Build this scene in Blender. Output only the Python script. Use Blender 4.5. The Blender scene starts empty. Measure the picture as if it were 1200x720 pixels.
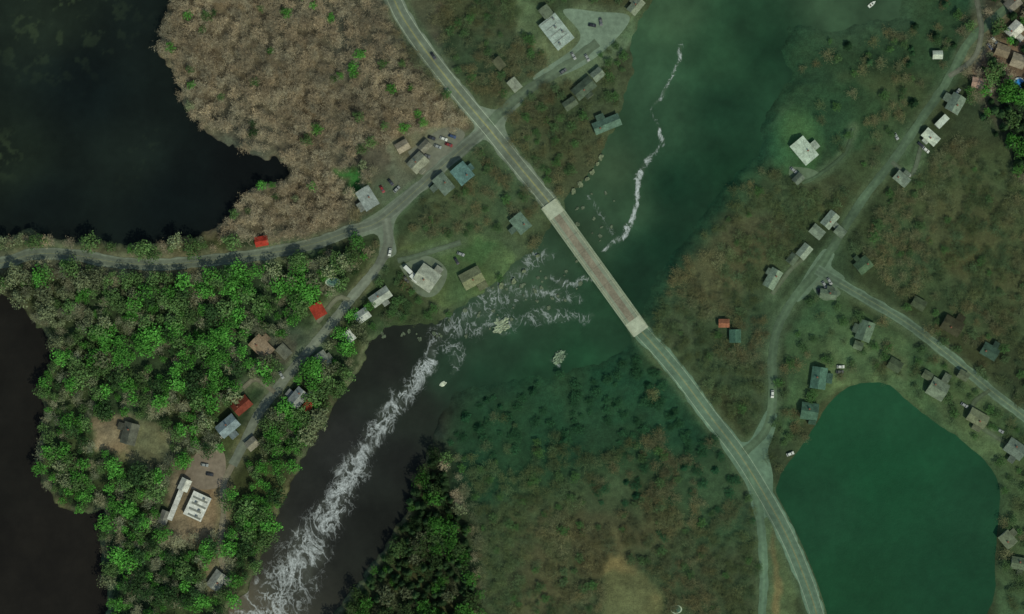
import bpy, bmesh, math, random
import numpy as np
from mathutils import Vector, Matrix, noise
random.seed(7); rng=np.random.default_rng(11)
S=0.5
def W(x,y): return ((x-600)*S,(360-y)*S)
def lin(c):
    c=np.asarray(c,dtype=float)/255.0
    return np.where(c<=0.04045,c/12.92,((c+0.055)/1.055)**2.4)*np.array((0.97,1.0,0.80))
scene=bpy.context.scene
col=scene.collection
# ---------------------------------------------------------------- noise
def hsh(ix,iy,seed):
    n=(ix.astype(np.int64)*374761393+iy.astype(np.int64)*668265263+seed*974634777)&0xffffffff
    n=((n^(n>>13))*1274126177)&0xffffffff
    n=n^(n>>16)
    return (n&0xffff)/65535.0
def vn(x,y,sc,seed):
    x=np.asarray(x,float)/sc; y=np.asarray(y,float)/sc
    ix=np.floor(x); iy=np.floor(y); fx=x-ix; fy=y-iy
    fx=fx*fx*(3-2*fx); fy=fy*fy*(3-2*fy)
    a=hsh(ix,iy,seed);b=hsh(ix+1,iy,seed);c=hsh(ix,iy+1,seed);d=hsh(ix+1,iy+1,seed)
    return (a*(1-fx)+b*fx)*(1-fy)+(c*(1-fx)+d*fx)*fy
def fbm(x,y,sc,seed,o=4):
    t=0;a=1;s=0
    for i in range(o):
        t=t+a*vn(x,y,sc/2**i,seed+i*17); s+=a; a*=0.55
    return t/s
def inpoly(x,y,P):
    r=np.zeros(np.shape(x),bool)
    n=len(P)
    for i in range(n):
        x1,y1=P[i];x2,y2=P[(i+1)%n]
        if y1==y2: continue
        c=((y1>y)!=(y2>y))&(x<(x2-x1)*(y-y1)/(y2-y1)+x1)
        r^=c
    return r
def segdist(x,y,P,closed=True):
    d=np.full(np.shape(x),1e9)
    n=len(P)
    for i in range(n if closed else n-1):
        x1,y1=P[i];x2,y2=P[(i+1)%n]
        dx=x2-x1;dy=y2-y1;L=dx*dx+dy*dy+1e-9
        t=np.clip(((x-x1)*dx+(y-y1)*dy)/L,0,1)
        d=np.minimum(d,np.hypot(x-x1-t*dx,y-y1-t*dy))
    return d
def sdf(x,y,P):
    d=segdist(x,y,P); return np.where(inpoly(x,y,P),d,-d)
def spline(P,step=5.0):
    P=[np.array(p,float) for p in P]
    out=[]
    Q=[2*P[0]-P[1]]+P+[2*P[-1]-P[-2]]
    for i in range(1,len(Q)-2):
        a,b,c,d=Q[i-1],Q[i],Q[i+1],Q[i+2]
        n=max(2,int(np.linalg.norm(c-b)/step))
        for k in range(n):
            t=k/n
            out.append(0.5*((2*b)+(-a+c)*t+(2*a-5*b+4*c-d)*t*t+(-a+3*b-3*c+d)*t**3))
    out.append(P[-1])
    return np.array(out)
# ---------------------------------------------------------------- map data
NWLAKE=[(-350,-350),(205,-350),(200,-60),(195,0),(186,30),(186,60),(203,95),(212,125),(240,150),(268,172),(300,184),(335,192),(332,210),(300,213),(281,232),(268,255),(250,270),(225,280),(170,286),(110,282),(60,275),(30,271),(0,277),(-60,280),(-350,290)]
SWLAKE=[(-350,350),(0,345),(20,350),(30,370),(55,395),(60,420),(45,450),(50,490),(40,530),(45,565),(65,590),(90,603),(122,600),(117,640),(120,670),(125,700),(128,740),(100,1100),(-350,1100)]
RIVER=[(790,-350),(765,0),(750,25),(740,50),(744,80),(736,110),(726,145),(712,172),(697,198),(675,226),(655,252),(640,285),(618,305),(590,325),(565,345),(540,362),(515,378),(480,384),(450,388),(432,400),(426,425),(408,450),(388,485),(368,520),(350,560),(330,600),(318,640),(300,680),(270,720),(130,1100),(300,1100),(392,720),(420,680),(450,640),(470,600),(490,560),(508,525),(515,490),(530,460),(575,446),(640,440),(700,425),(730,408),(748,385),(756,350),(768,322),(792,290),(822,250),(858,212),(885,180),(892,145),(905,120),(930,92),(912,60),(925,28),(980,32),(1050,20),(1062,-20),(1060,-350)]
GLAKE0=[(1022,450),(998,455),(975,473),(957,500),(938,530),(917,557),(911,590),(923,622),(941,652),(953,682),(961,718),(975,760),(1040,790),(1130,780),(1155,720),(1166,690),(1164,650),(1168,610),(1170,572),(1152,540),(1117,512),(1086,490),(1060,470),(1042,454)]
GLAKE=spline(GLAKE0+[GLAKE0[0]],12)[:-1].tolist()
ROADS={
 'main_road_north':([(430,-80),(462,0),(478,30),(505,68),(540,112),(572,150),(606,192),(650,245)],20,(106,116,102),1),
 'main_road_south':([(746,382),(790,432),(830,485),(866,532),(893,575),(918,620),(938,665),(957,720),(975,800)],20,(90,112,94),1),
 'branch_road':([(878,552),(888,590),(893,630),(895,680),(893,720),(890,800)],10,(86,108,88),0),
 'hill_road':([(872,530),(892,512),(903,490),(906,455),(905,420),(912,383),(932,348),(957,318),(985,275),(1010,235),(1045,190),(1080,140),(1110,95),(1135,50),(1165,22),(1200,-8),(1260,-50)],10,(78,96,76),0),
 'east_road':([(957,316),(1010,347),(1060,377),(1110,415),(1160,457),(1200,488),(1270,545)],12,(90,108,90),0),
 'lake_road':([(572,150),(540,176),(500,212),(465,243),(440,262),(410,271),(370,285),(310,298),(240,306),(190,310),(140,308),(85,299),(40,298),(0,309),(-80,325)],14,(98,106,94),0),
 'village_road':([(452,256),(455,285),(441,315),(410,352),(380,390),(347,428),(322,460),(300,490),(286,520),(272,545)],11,(104,110,98),0),
 'river_lane':([(574,144),(605,116),(640,92),(672,72),(700,50)],11,(90,104,86),0),
 'driveway':([(272,545),(262,570),(262,600),(258,640),(262,670)],7,(116,110,94),0),
 'driveway.001':([(466,306),(490,300),(515,292),(540,284)],6,(80,92,76),0),
 'driveway.002':([(1112,90),(1140,70),(1150,40),(1145,0),(1140,-40)],6,(95,98,86),0),
 'driveway.003':([(1160,457),(1140,475),(1150,500),(1180,520)],5,(80,92,72),0),
 'driveway.004':([(945,300),(925,318),(905,345)],5,(84,94,76),0),
 'driveway.005':([(1045,190),(1068,205),(1080,170)],5,(84,94,78),0),
 'driveway.006':([(940,215),(960,205),(990,180),(1000,150)],4,(72,90,68),0),
 'driveway.007':([(322,460),(300,445),(285,455)],5,(104,102,88),0),
 'driveway.008':([(410,352),(395,350),(372,378)],5,(100,102,86),0),
}
RS={k:(spline(v[0]),v[1],v[2],v[3]) for k,v in ROADS.items()}
LOTS=[('parking_lot',[(640,96),(625,90),(668,60),(680,40),(660,12),(700,14),(738,20),(716,52),(682,78)],(104,120,104)),
      ('parking_lot.001',[(478,178),(520,150),(545,158),(520,186),(494,205)],(104,106,94)),
      ('parking_lot.002',[(468,312),(500,300),(524,318),(512,345),(490,345)],(92,102,86)),
      ('parking_lot.003',[(960,300),(975,330),(985,345),(965,352),(950,330)],(90,106,88)),
      ('parking_lot.004',[(232,528),(262,530),(258,570),(215,570),(222,545)],(112,102,90)),
      ('parking_lot.005',[(925,195),(950,198),(960,205),(945,215),(926,208)],(84,100,80)),
      ('road_junction',[(544,116),(562,124),(584,128),(604,112),(614,118),(594,140),(594,156),(610,184),(598,192),(580,174),(566,164),(548,178),(534,190),(526,182),(550,158),(556,146)],(106,118,102)),
      ('road_junction.001',[(420,262),(446,246),(476,224),(486,232),(466,254),(461,272),(464,298),(445,302),(445,282),(438,274),(420,278)],(98,108,94)),
      ('road_junction.002',[(842,496),(856,512),(876,518),(888,500),(900,480),(911,488),(905,514),(900,530),(906,562),(900,604),(884,604),(876,572),(860,545),(844,520)],(88,110,92)),
      ('road_junction.003',[(936,336),(950,312),(966,292),(978,298),(974,312),(990,326),(978,338),(960,328),(948,344),(934,354)],(86,104,86))]
BRA=(643,239); BRB=(751,389)
HAZE_TINT=[(440,-300),(440,-60),(470,60),(560,150),(440,205),(405,268),(440,300),(445,350),(430,392),(510,400),(515,480),(540,560),(560,640),(575,1200),(1600,1200),(1600,250),(1200,215),(1150,130),(1118,60),(1140,0),(1150,-300)]  # area where a green haze is painted into the surface colours
G='gable';F='flat'
HOUSES=[
(652,38,40,26,52,(150,164,156),1,F,'large grey flat-roofed building beside a riverside parking lot'),
(603,100,15,11,50,(136,142,126),1,G,'small pale shed among bare trees'),
(711,146,34,14,-22,(86,110,96),1,G,'long green-grey roofed house on the river bank'),
(684,104,28,16,-40,(76,88,74),1,G,'weathered dark house with cluttered yard near the river'),
(700,88,14,12,-40,(110,120,106),1,G,'small grey outbuilding near the river bank'),
(542,204,22,20,50,(92,122,118),2,G,'house with teal metal roof near the road junction'),
(520,216,24,16,50,(102,116,104),1,G,'grey-green roofed house beside the teal-roofed one'),
(490,191,22,17,-45,(130,132,116),1,G,'tan-grey roofed house beside the junction road'),
(472,172,15,12,-30,(150,140,122),1,G,'small tan building beside woodland'),
(431,233,26,18,58,(142,150,146),2,G,'light grey two-storey house on the lake road'),
(307,283,15,11,-10,(160,58,46),1,G,'small cottage with red roof beside the causeway road'),
(500,326,26,26,35,(158,162,148),1,G,'pale workshop building with parked trucks'),
(553,326,26,20,-28,(118,122,94),1,G,'olive-tan roofed house on a riverside lawn'),
(610,262,22,17,50,(98,118,104),1,G,'green-grey house near the bridge'),
(446,348,26,14,-35,(152,158,148),1,G,'pale grey house beside the village road'),
(425,370,17,13,-35,(165,170,164),1,G,'small light grey house above the river bank'),
(410,394,13,9,50,(206,210,204),1,G,'small white cottage above the river bank'),
(373,364,17,15,60,(156,62,48),1,G,'small house with bright red roof among trees'),
(307,407,27,18,45,(142,124,104),1,G,'tan-brown roofed house shaded by trees'),
(333,412,16,12,45,(104,106,94),1,G,'dark grey garage among trees'),
(379,421,18,13,55,(126,132,124),1,G,'grey roofed house between road and river'),
(350,466,22,16,-50,(136,140,138),2,G,'grey house with white trim beside the village road'),
(361,476,12,9,-50,(162,76,58),1,G,'small red-orange roofed shed beside a grey house'),
(284,475,22,15,-40,(112,58,46),1,G,'house with dark red-brown roof in the trees'),
(268,499,26,17,-40,(120,134,138),2,G,'blue-grey roofed house beside the village road'),
(296,520,14,12,-40,(130,126,112),1,G,'small grey-brown garage near the road end'),
(232,593,32,24,-65,(204,204,198),1,F,'large white flat-roofed building with dark roof stripes in the woods'),
(217,568,14,12,-65,(188,188,180),1,G,'small white annex beside the striped white building'),
(207,590,44,6,-68,(190,190,184),1,F,'long narrow white trailer building'),
(193,606,16,10,-68,(112,112,106),1,G,'small dark grey shed beside white trailers'),
(255,680,22,16,-55,(142,144,136),1,G,'grey roofed house in the southern trees'),
(153,508,26,18,-75,(88,90,80),1,G,'dark grey house in a tan clearing'),
(942,177,30,20,50,(176,190,174),1,G,'white-roofed house on a lawn by the river'),
(935,210,12,9,-45,(96,106,94),1,G,'small grey shed beside a driveway'),
(848,379,12,9,0,(142,94,72),1,G,'small salmon-roofed shed among bare trees'),
(861,394,13,15,0,(68,98,84),1,G,'small teal-roofed house among bare trees'),
(972,258,20,13,-50,(132,144,130),1,G,'pale grey house near the hill road junction'),
(957,272,16,12,40,(120,132,116),1,G,'grey-green house in a small cluster'),
(984,272,12,10,40,(104,116,100),1,G,'small grey garage in a house cluster'),
(942,295,17,12,-50,(134,146,130),1,G,'light grey house beside a gravel drive'),
(905,327,24,14,-60,(118,134,116),1,G,'pale house at the edge of the bare wood'),
(928,304,12,10,-50,(84,96,80),1,G,'dark small house near the hill road'),
(1090,161,20,12,42,(186,196,180),1,G,'white roofed house beside the hill road'),
(1103,143,18,8,-45,(178,186,174),1,F,'white trailer beside the hill road'),
(1119,122,22,17,-60,(112,126,112),1,G,'grey-green house beside the hill road'),
(1056,210,18,12,40,(120,132,118),1,G,'grey house near the hill road'),
(1098,65,11,9,0,(176,184,170),1,G,'small white house beside a tree line'),
(1013,388,18,24,20,(94,112,94),1,G,'green-grey gabled house on a large lawn'),
(1011,311,16,18,50,(74,94,72),1,G,'dark green roofed house above the east road'),
(970,345,20,10,10,(98,112,94),1,G,'low grey house at the road junction'),
(1076,356,16,12,30,(74,84,64),1,G,'dark olive house above the east road'),
(959,443,18,26,8,(76,106,92),1,G,'teal-roofed house near the lake'),
(948,482,20,20,8,(72,100,84),1,G,'teal-green roofed house near the lake shore'),
(1048,428,16,13,30,(74,86,66),1,G,'small dark house on a lawn by the lake'),
(1098,456,22,22,30,(112,124,106),1,G,'pale grey house above the lake shore'),
(1145,490,24,16,30,(112,118,94),1,G,'tan-roofed house above the lake shore'),
(1189,526,24,18,35,(100,112,102),1,G,'blue-grey house at the lake end'),
(1115,382,24,18,30,(66,66,50),1,G,'dark brown roofed house beside the east road'),
(1159,412,20,15,30,(62,82,70),1,G,'dark teal-roofed house beside the east road'),
(1188,36,20,15,-45,(200,198,188),1,G,'white roofed house near the top road'),
(1174,60,16,14,20,(128,116,98),1,G,'brown roofed house near the top road'),
(1146,98,16,12,10,(172,142,128),1,G,'pinkish-roofed small house with bare yard'),
(1192,72,16,16,20,(146,136,120),1,G,'tan roofed house beside a blue pool'),
(1180,632,18,15,50,(104,112,92),1,G,'olive-grey house east of the lake'),
(1193,660,18,14,10,(92,104,84),1,G,'dark grey-green house east of the lake'),
(1186,5,18,14,-40,(120,116,106),1,G,'grey roofed house along the top road'),
(745,8,20,12,-50,(122,130,112),1,G,'tan-grey house at the river bank'),
(585,75,14,10,50,(90,92,72),1,G,'small brown-olive shed among bare trees'),
(498,172,13,10,-45,(116,114,102),1,G,'small grey shop beside the junction lot'),
(640,15,14,12,52,(102,112,94),1,G,'small outbuilding behind the grey building'),
(668,122,16,11,-35,(84,94,78),1,G,'small dark cabin among riverside trees'),
(1086,440,11,9,30,(86,96,76),1,G,'small garden shed beside a lake lawn'),
(1128,440,12,10,30,(92,100,80),1,G,'small shed beside the east road'),
(1005,405,10,9,20,(90,104,84),1,G,'small garden shed on a lawn'),
]
# ---------------------------------------------------------------- ground grid
xs=np.concatenate([[-12000,-5000,-2200,-1000,-500,-300,-220],np.arange(-160,1361,2),[1420,1500,1750,2300,3500,6500,13000]]).astype(float)
ys=np.concatenate([[-12000,-5000,-2200,-1000,-500,-300,-220],np.arange(-160,881,2),[940,1020,1300,1800,3000,6000,12500]]).astype(float)
GX,GY=np.meshgrid(xs,ys)
wx=GX+(fbm(GX,GY,34,3)-0.5)*16+(vn(GX,GY,7,5)-0.5)*5
wy=GY+(fbm(GX,GY,34,9)-0.5)*16+(vn(GX,GY,7,12)-0.5)*5
SD={}
for nm,P in (('nw',NWLAKE),('sw',SWLAKE),('river',RIVER)):
    SD[nm]=sdf(wx,wy,P)
SD['green']=sdf(GX+(wx-GX)*.25,GY+(wy-GY)*.25,GLAKE)
water=np.maximum.reduce([SD[k] for k in SD])
roadd=np.full(GX.shape,1e9)
for k,(P,w,c,m) in RS.items():
    roadd=np.minimum(roadd,segdist(GX,GY,P[::3].tolist()+[P[-1].tolist()],False)-w/2)
def smooth(a,lo,hi):
    t=np.clip((a-lo)/(hi-lo),0,1); return t*t*(3-2*t)
TT=smooth(sdf(GX,GY,HAZE_TINT),-14,14)  # soft mask of the painted green haze
wz=smooth(water,-7,5)*(1-TT)+smooth(water,-16,12)*TT
wz=np.where(roadd<4,wz*smooth(roadd,0,4)*1.0,wz)
GZ=-3.2*wz
SOUTH=[(515,470),(535,455),(640,435),(735,400),(800,450),(850,530),(800,560),(700,548),(640,575),(555,600),(530,560)]
C=np.ones(GX.shape+(3,))*np.array((52,60,40),float)
def paint(poly,c,soft=8,amt=1.0):
    global C
    m=smooth(sdf(wx,wy,poly),-soft,soft)[...,None]*amt
    C=C*(1-m)+np.array(c,float)*m
paint([(150,-300),(520,-300),(520,60),(570,140),(420,270),(250,300),(150,150)],(84,78,64))
paint([(-300,290),(450,275),(520,380),(300,760),(-300,1200)],(48,60,38))
paint([(-300,288),(310,296),(310,325),(-300,330)],(70,72,58))
paint([(455,-300),(760,-300),(760,40),(700,200),(650,250),(560,150)],(60,68,48))
paint([(600,0),(625,0),(650,60),(640,75),(610,40)],(92,104,76))
paint([(480,275),(540,170),(620,220),(640,260),(610,310),(560,350),(520,372),(490,350),(465,300)],(68,78,54))
paint([(465,290),(560,275),(600,290),(612,318),(560,345),(522,358),(500,345),(525,310)],(78,92,58),4)
paint([(525,300),(560,280),(580,290),(560,310)],(68,92,54),4)
paint([(385,200),(415,195),(432,215),(425,232),(400,225)],(50,92,44),5)
paint([(310,262),(345,255),(350,275),(315,285)],(96,92,72),5)
paint([(455,165),(520,145),(550,160),(530,200),(480,225),(440,245),(415,235),(460,205)],(88,92,76),6)
paint([(320,190),(345,192),(410,210),(380,270),(290,270)],(76,70,56))
paint([(865,-20),(1160,-20),(1110,100),(1060,160),(960,200),(890,140)],(40,62,42),14)
paint([(980,90),(1100,80),(1060,190),(1010,225),(970,190)],(58,72,48),16)
paint([(888,140),(925,108),(965,104),(968,150),(950,215),(905,195)],(58,86,54),6)
paint([(925,112),(1000,95),(1035,120),(1025,160),(975,190),(960,150)],(42,66,44),8)
paint([(900,135),(925,112),(930,120),(905,155)],(76,98,66),4)
paint([(760,380),(800,290),(880,200),(990,220),(940,300),(900,400),(890,500)],(64,74,52))
paint([(780,330),(830,270),(880,240),(920,260),(890,330),(840,360)],(80,80,57),22,.7)
paint([(1000,300),(1060,180),(1300,170),(1300,420),(1130,400)],(60,72,48))
paint([(1060,230),(1150,210),(1220,260),(1220,350),(1120,350)],(72,74,50),20,.7)
paint([(960,330),(1300,560),(1300,620),(1180,560),(1020,440),(950,480),(920,520),(920,400)],(62,82,54))
paint([(975,370),(1060,395),(1060,470),(1020,445),(975,465),(960,420)],(76,94,63),8)
paint([(1030,400),(1060,420),(1055,445),(1035,435)],(98,106,76),5,.7)
paint([(1080,440),(1140,480),(1190,540),(1180,560),(1110,505)],(80,96,65),6)
paint([(1160,540),(1300,540),(1300,900),(1150,900),(1172,640)],(62,80,54))
paint([(560,560),(880,540),(890,900),(560,900)],(62,72,50))
paint([(620,620),(700,590),(780,620),(700,720),(600,740)],(76,74,53),26,.7)
paint(SOUTH,(31,60,41),24)
paint([(780,530),(860,530),(885,640),(800,640)],(50,72,49),16,.8)
paint([(702,672),(722,652),(760,672),(778,700),(770,790),(715,790)],(108,102,70),6)
paint([(890,600),(905,600),(930,680),(945,790),(900,790)],(74,86,58),4)
paint([(902,625),(908,620),(915,720),(905,720)],(100,94,64),3)
paint([(108,492),(150,485),(200,500),(225,540),(205,560),(150,545),(115,530)],(84,84,62),6)
paint([(108,492),(150,488),(150,530),(118,530)],(110,98,78),5)
paint([(200,560),(240,525),(268,540),(268,610),(250,640),(190,640)],(108,98,80),6)
paint([(235,660),(270,655),(275,700),(240,700)],(92,90,72),5)
paint([(1120,-300),(1600,-300),(1600,210),(1200,205),(1150,120)],(72,67,52))
paint([(1130,70),(1200,40),(1215,120),(1150,115)],(112,95,80),6)
paint([(1165,95),(1290,110),(1290,215),(1190,205)],(34,42,30),10)
paint([(340,385),(385,380),(375,410),(335,425),(320,405)],(74,82,62),5)
paint([(300,395),(345,395),(340,430),(300,430)],(84,80,64),5)
paint([(640,20),(690,0),(745,15),(745,45),(690,90),(640,105)],(84,98,74),6)
def idw(samples,X,Y,p=3.0):
    num=np.zeros(X.shape+(3,)); den=np.zeros(X.shape)
    for x,y,c in samples:
        w=1.0/(((X-x)**2+(Y-y)**2)+300)**(p/2)
        num+=w[...,None]*np.array(c,float); den+=w
    return num/den[...,None]
RSAMP=[(790,20,(56,80,58)),(760,100,(50,76,56)),(840,60,(38,66,46)),(880,20,(33,60,42)),(900,60,(27,55,38)),(850,130,(26,54,38)),(790,220,(21,50,35)),(770,150,(44,70,51)),(850,200,(24,53,36)),
(720,200,(55,74,54)),(700,270,(50,70,52)),(740,250,(48,70,51)),(775,290,(19,47,33)),(750,300,(24,50,36)),(640,340,(50,70,53)),(560,370,(48,68,52)),(600,410,(34,58,42)),(700,370,(33,60,42)),(740,345,(22,48,34)),(680,420,(28,60,40)),(620,435,(29,59,40)),(560,440,(29,56,40)),(540,410,(40,60,45)),(590,320,(55,72,54)),
(500,395,(31,36,30)),(460,400,(28,31,27)),(460,430,(32,34,31)),(400,520,(36,37,36)),(370,600,(38,39,37)),(490,480,(32,36,31)),(470,540,(30,32,30)),(440,620,(26,28,25)),(340,680,(43,44,40)),(290,720,(84,76,64)),(530,430,(36,56,42)),(980,10,(54,76,56)),(1030,10,(50,70,52))]
NSAMP=[(60,20,(28,36,29)),(20,190,(25,33,26)),(150,190,(24,32,28)),(100,100,(14,22,22)),(200,240,(12,19,19)),(50,240,(14,21,20)),(170,60,(17,24,22)),(290,200,(12,16,16))]
SSAMP=[(20,450,(25,24,21)),(60,650,(27,25,22)),(20,550,(25,24,21))]
GSAMP=[(1040,560,(22,66,42)),(1040,470,(28,69,46)),(960,600,(24,60,40)),(1120,680,(20,58,38)),(1150,600,(24,61,41)),(1000,700,(22,62,39))]
rim=np.exp(-((water+5)/4.0)**2)[...,None]*(0.35+0.5*fbm(GX,GY,30,77))[...,None]*(1-TT[...,None])
C=C*(1-rim)+np.array((88,88,70))*rim
EAST=smooth(sdf(GX,GY,[(500,440),(560,425),(700,405),(745,350),(780,270),(860,170),(880,90),(860,-40),(1120,-60),(1100,60),(960,200),(860,420),(840,620),(520,620)]),-10,10)
sb=(smooth(SD['river'],-34-14*fbm(GX,GY,20,44),-2)*EAST)[...,None]
wc=idw(RSAMP,np.clip(GX,-200,1400),np.clip(GY,-200,900))
C=C*(1-sb)+wc*1.04*sb
C[...,:]=np.where((water[...,None]>-1)&(TT[...,None]<.5),C*0.5,C)
pg=(smooth(fbm(GX,GY,70,303),.45,.6)*TT*.35)[...,None]; C=C*(1-pg)+np.array((48,70,47))*pg  # patches of green haze mixed into the ground colour
vg=(smooth(-roadd,-9,-1)*(0.3+0.6*fbm(GX,GY,14,55)))[...,None]
C=C*(1-vg)+(np.array((96,100,78))-TT[...,None]*np.array((20,8,10)))*vg
m1=(fbm(GX,GY,40,21)-0.5)[...,None]; m2=(fbm(GX,GY,9,31)-0.5)[...,None]; m3=(rng.random(GX.shape)-0.5)[...,None]
ca=1-0.5*TT[...,None]  # weaker mottling where haze is painted in
C=C*(1+ca*(0.5*m1+0.5*m2+0.16*m3))+np.array((14,2,-4))*(fbm(GX,GY,60,41)-0.5)[...,None]*2*(1-.5*TT[...,None])
C=np.clip(C,4,250)
landC=C
def attr_mesh(name,V,Fq,cols,mat,extra=None,smoothf=False):
    me=bpy.data.meshes.new(name)
    V=np.asarray(V,np.float32); Fq=np.asarray(Fq,np.int32)
    me.vertices.add(len(V)); me.vertices.foreach_set('co',V.ravel())
    k=Fq.shape[1]
    me.loops.add(Fq.size); me.loops.foreach_set('vertex_index',Fq.ravel())
    me.polygons.add(len(Fq)); me.polygons.foreach_set('loop_start',np.arange(0,Fq.size,k,dtype=np.int32))
    me.update(calc_edges=True)
    if cols is not None:
        a=me.attributes.new('col','FLOAT_COLOR','POINT')
        a.data.foreach_set('color',np.concatenate([cols,np.ones((len(cols),1))],1).astype(np.float32).ravel())
    if extra is not None:
        for n,arr in extra.items():
            a=me.attributes.new(n,'FLOAT','POINT'); a.data.foreach_set('value',np.asarray(arr,np.float32).ravel())
    if smoothf: me.polygons.foreach_set('use_smooth',np.ones(len(Fq),bool))
    for m in (mat if isinstance(mat,list) else [mat]): me.materials.append(m)
    return me
def add(name,me,parent=None,**kw):
    o=bpy.data.objects.new(name,me); col.objects.link(o)
    if parent: o.parent=parent
    for k,v in kw.items(): o[k]=v
    return o
# ---------------------------------------------------------------- materials
def newmat(name,rough=0.9,spec=0.2):
    m=bpy.data.materials.new(name); m.use_nodes=True
    nt=m.node_tree; b=nt.nodes['Principled BSDF']
    b.inputs['Roughness'].default_value=rough; b.inputs['Specular IOR Level'].default_value=spec
    return m,nt,b
def noise_mul(nt,src,scales,contrast):
    geo=nt.nodes.new('ShaderNodeNewGeometry')
    cur=src
    for sc,ct in zip(scales,contrast):
        n=nt.nodes.new('ShaderNodeTexNoise'); n.inputs['Scale'].default_value=sc; n.inputs['Detail'].default_value=4
        nt.links.new(geo.outputs['Position'],n.inputs['Vector'])
        mr=nt.nodes.new('ShaderNodeMapRange'); mr.inputs[1].default_value=0.3; mr.inputs[2].default_value=0.7
        mr.inputs[3].default_value=1-ct; mr.inputs[4].default_value=1+ct
        nt.links.new(n.outputs['Fac'],mr.inputs[0])
        mm=nt.nodes.new('ShaderNodeVectorMath'); mm.operation='SCALE'
        nt.links.new(cur,mm.inputs[0]); nt.links.new(mr.outputs[0],mm.inputs['Scale'])
        cur=mm.outputs[0]
    return cur
def attrnode(nt,n='col'):
    a=nt.nodes.new('ShaderNodeAttribute'); a.attribute_name=n; return a
def attr_material(name,scales,contrast,rough=0.95,spec=0.1):
    m,nt,b=newmat(name,rough,spec)
    c=noise_mul(nt,attrnode(nt).outputs['Color'],scales,contrast)
    nt.links.new(c,b.inputs['Base Color']); return m
MG=attr_material('ground_soil_and_grass',[0.35,1.3,0.06],[0.18,0.24,0.14])
MR=attr_material('asphalt',[0.05,0.4,2.0],[0.18,0.14,0.08])
_cache={}
def solid(name,c,rough=0.8,spec=0.25,ct=(0.12,0.12),sc=(0.8,4.0),metal=0):
    key=(name,tuple(c))
    if key in _cache: return _cache[key]
    m,nt,b=newmat(name,rough,spec); b.inputs['Metallic'].default_value=metal
    r=nt.nodes.new('ShaderNodeRGB'); l=lin(c); r.outputs[0].default_value=(*[float(v) for v in l],1)
    nt.links.new(noise_mul(nt,r.outputs[0],sc,ct),b.inputs['Base Color'])
    _cache[key]=m; return m
def foliage(name,source,transl=0.3):
    m=bpy.data.materials.new(name); m.use_nodes=True; nt=m.node_tree
    nt.nodes.remove(nt.nodes['Principled BSDF']); out=nt.nodes['Material Output']
    if source=='attr': c=attrnode(nt).outputs['Color']
    else:
        oi=nt.nodes.new('ShaderNodeObjectInfo')
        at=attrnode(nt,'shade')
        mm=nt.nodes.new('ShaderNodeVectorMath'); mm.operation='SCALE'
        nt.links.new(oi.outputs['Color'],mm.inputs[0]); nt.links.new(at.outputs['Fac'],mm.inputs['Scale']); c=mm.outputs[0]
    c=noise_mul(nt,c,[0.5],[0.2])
    d=nt.nodes.new('ShaderNodeBsdfDiffuse'); t=nt.nodes.new('ShaderNodeBsdfTranslucent'); mx=nt.nodes.new('ShaderNodeMixShader')
    mx.inputs[0].default_value=transl
    nt.links.new(c,d.inputs[0]); nt.links.new(c,t.inputs[0]); nt.links.new(d.outputs[0],mx.inputs[1]); nt.links.new(t.outputs[0],mx.inputs[2])
    nt.links.new(mx.outputs[0],out.inputs[0]); return m
LEAF_O=foliage('leaf_foliage','obj'); LEAF_A=foliage('woodland_foliage','attr')
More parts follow.
